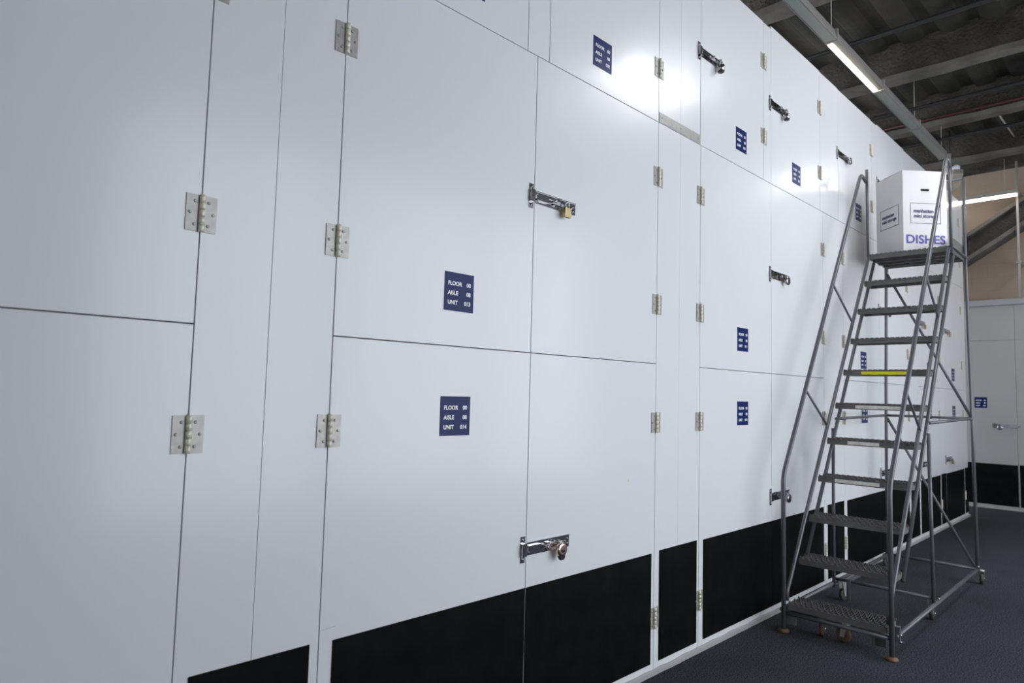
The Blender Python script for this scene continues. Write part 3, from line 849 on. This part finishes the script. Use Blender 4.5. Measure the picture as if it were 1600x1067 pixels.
# --- casters
def caster(u, v, r, ang, label=None, z_top=0.12, wheel='wheel'):
    g = bpy.data.objects.new('caster', None); g.parent = lad; g.location = (u, v, 0); g.rotation_euler = (0, 0, ang); COL.objects.link(g)
    b = MB()
    b.lathe([(0.018, z_top-0.012), (0.024, z_top-0.006), (0.024, z_top)], (0, 0, 0), 'z', 14)
    tr = 0.018
    for s in (-1, 1):
        b.hexa([(s*0.019-0.0015, tr-0.014, r-0.012), (s*0.019+0.0015, tr-0.014, r-0.012), (s*0.019+0.0015, tr+0.014, r-0.012), (s*0.019-0.0015, tr+0.014, r-0.012),
                (s*0.019-0.0015, -0.020, z_top-0.010), (s*0.019+0.0015, -0.020, z_top-0.010), (s*0.019+0.0015, 0.022, z_top-0.010), (s*0.019-0.0015, 0.022, z_top-0.010)])
    b.lathe([(0.006, -0.024), (0.006, 0.024)], (0, tr, r), 'x', 10)
    part('fork', b, M['bright'], g)
    b = MB()
    b.lathe([(r*0.12, -0.013), (r*0.35, -0.014), (r*0.62, -0.011), (r*0.92, -0.012), (r, -0.007), (r, 0.007), (r*0.92, 0.012), (r*0.62, 0.011), (r*0.35, 0.014), (r*0.12, 0.013)], (0, tr, r), 'x', 26)
    part('wheel', b, M[wheel], g)
    return g
caster(0.365, 2.43, 0.050, 0.25)
caster(-0.365, 2.43, 0.050, -0.2)
caster(0.300, 1.03, 0.045, 0.3, z_top=0.150)
caster(-0.290, 1.03, 0.045, -0.3, z_top=0.150)
caster(0.035, 0.095, 0.048, PI/2-0.25, z_top=0.098+0.02, wheel='rubber')
caster(-0.115, 0.10, 0.045, 0.35, z_top=0.098+0.01, wheel='rubber')
k = MB(); k.box(0.20, 0.262, 0.092, 0.098, 0.030, 0.110); k.box(0.195, 0.201, 0.06, 0.13, 0.030, 0.112); part('lock_plate', k, M['wheel'], lad, bevel=0.002)
k = MB(); k.box(-0.232, -0.206, 0.94, 0.955, 0.035, 0.185); k.box(-0.232, -0.206, 0.955, 1.28, 0.165, 0.185); part('lock_arm', k, M['paint'], lad, bevel=0.002)
k = MB(); k.box(-0.318, -0.25, 0.02, 0.04, 0.05, 0.118); part('gusset', k, M['tread'], lad)
k = MB(); k.box(0.325, 0.352, 0.03, 0.06, 0.105, 0.190); part('gusset', k, M['paint'], lad)
for (u, v, z) in ((0.352, 0.05, 0.10), (0.352, 0.05, 0.14), (0.356, 2.36, 0.155), (0.345, 1.03, 0.155)):
    k = MB(); k.lathe([(0.009, -0.008), (0.009, 0.008)], (u, v, z), 'x', 6); part('bolt', k, M['chrome'], lad)

# ------------------------------------------------------------------ box on the platform
BW, BD, BH = 0.392, 0.385, 0.700
ang = math.atan2(-0.67, 0.743)
box = thing('cardboard_box', 'tall white moving box printed DISHES on the ladder platform', 'box', (6.325, 1.640, ZP+0.005), ang)
b = MB(); b.box(0, BW, 0, BD, 0, BH)
part('carton', b, M['card'], box, bevel=0.003)
# closed top flaps: two leaves meeting in the middle, slightly sprung
b = MB(); b.hexa([(0.0, 0.0, BH), (BW, 0.0, BH), (BW, BD/2-0.002, BH+0.004), (0, BD/2-0.002, BH+0.004), (0, 0, BH+0.004), (BW, 0, BH+0.004), (BW, BD/2-0.002, BH+0.010), (0, BD/2-0.002, BH+0.010)])
part('flap', b, M['card'], box)
b = MB(); b.hexa([(0.0, BD/2+0.002, BH+0.004), (BW, BD/2+0.002, BH+0.004), (BW, BD, BH), (0, BD, BH), (0, BD/2+0.002, BH+0.010), (BW, BD/2+0.002, BH+0.010), (BW, BD, BH+0.004), (0, BD, BH+0.004)])
part('flap', b, M['card'], box)
def frame_mb(x0, x1, z0, z1, t):
    b = MB()
    b.box(x0, x1, -0.0008, 0, z0, z0+t*1.6); b.box(x0, x1, -0.0008, 0, z1-t, z1)
    b.box(x0, x0+t, -0.0008, 0, z0, z1); b.box(x1-t*1.4, x1, -0.0008, 0, z0, z1)
    return b
def face(parent_rot, loc, wid, full, nm):
    g = bpy.data.objects.new(nm, None); g.parent = box; g.location = loc; g.rotation_euler = (0, 0, parent_rot); COL.objects.link(g)
    fr = frame_mb(wid*0.165, wid*0.850, BH*0.345, BH*0.600, 0.0030)
    part('frame', fr, M['print'], g, loc=(0, -0.0012, 0))
    me = text_mesh([('manhattan', 0, 0, 0.040, 'LEFT'), ('mini storage', 0, -0.056, 0.040, 'LEFT')], M['print'], 0.05)
    xs = [v.co.x for v in me.vertices]
    k = (wid*0.685-0.06)/(max(xs)-min(xs))
    o = link('lettering', me, g, (wid*0.165+0.028, -0.0025, BH*0.482), (PI/2, 0, 0)); o.scale = (k, min(k*1.02, 1.1), 1)
    if full:
        me = text_mesh([('DISHES', 0, 0, 0.074, 'LEFT')], M['violet'], 0.03)
        xs = [v.co.x for v in me.vertices]
        k = wid*0.88/(max(xs)-min(xs))
        o = link('lettering', me, g, (wid*0.065-min(xs)*k, -0.0025, BH*0.100), (PI/2, 0, 0)); o.scale = (k, 1, 1)
        h = MB(); c0 = wid*0.50; z0 = BH*0.765
        n = 10; ring = []
        for i in range(n+1):
            a = PI/2+PI*i/n; ring.append((c0-0.028+0.010*math.cos(a), z0+0.010*math.sin(a)))
        for i in range(n+1):
            a = -PI/2+PI*i/n; ring.append((c0+0.028+0.010*math.cos(a), z0+0.010*math.sin(a)))
        m_ = len(ring)
        h.add([(x, -0.0008, z) for x, z in ring] + [(x, 0.0, z) for x, z in ring], [tuple(range(m_)), tuple(range(2*m_-1, m_-1, -1))] + [(i, (i+1) % m_, m_+(i+1) % m_, m_+i) for i in range(m_)])
        part('hand_hole', h, M['hole'], g, loc=(0, -0.0012, 0))
    return g
face(0, (0, 0, 0), BW, True, 'front_print')
face(-PI/2, (0, BD, 0), BD, False, 'side_print')

# ------------------------------------------------------------------ scuffed baseboard lip along the foot of the doors
for nm, x0, x1 in (('baseboard_left', -0.28, 10.90),):
    b = MB(); n = 140; vs = []; fs = []
    rnd = random.Random(3)
    for i in range(n+1):
        x = x0+(x1-x0)*i/n
        h = 0.030+rnd.uniform(-0.004, 0.004)
        yy = D-0.012-rnd.uniform(0, 0.003)
        vs += [(x, yy, 0.0), (x, yy, h-0.006), (x, yy+0.006, h), (x, D-0.0005, h), (x, D-0.0005, 0.0)]
    for i in range(n):
        for k in range(5):
            k2 = (k+1) % 5
            fs.append((i*5+k, i*5+k2, (i+1)*5+k2, (i+1)*5+k))
    fs += [(0, 1, 2, 3, 4), tuple(n*5+k for k in (4, 3, 2, 1, 0))]
    b.add(vs, fs)
    tag(part(nm, b, M['greyish_white']), 'scuffed white lip along the foot of the storage doors', None, None, 'structure')
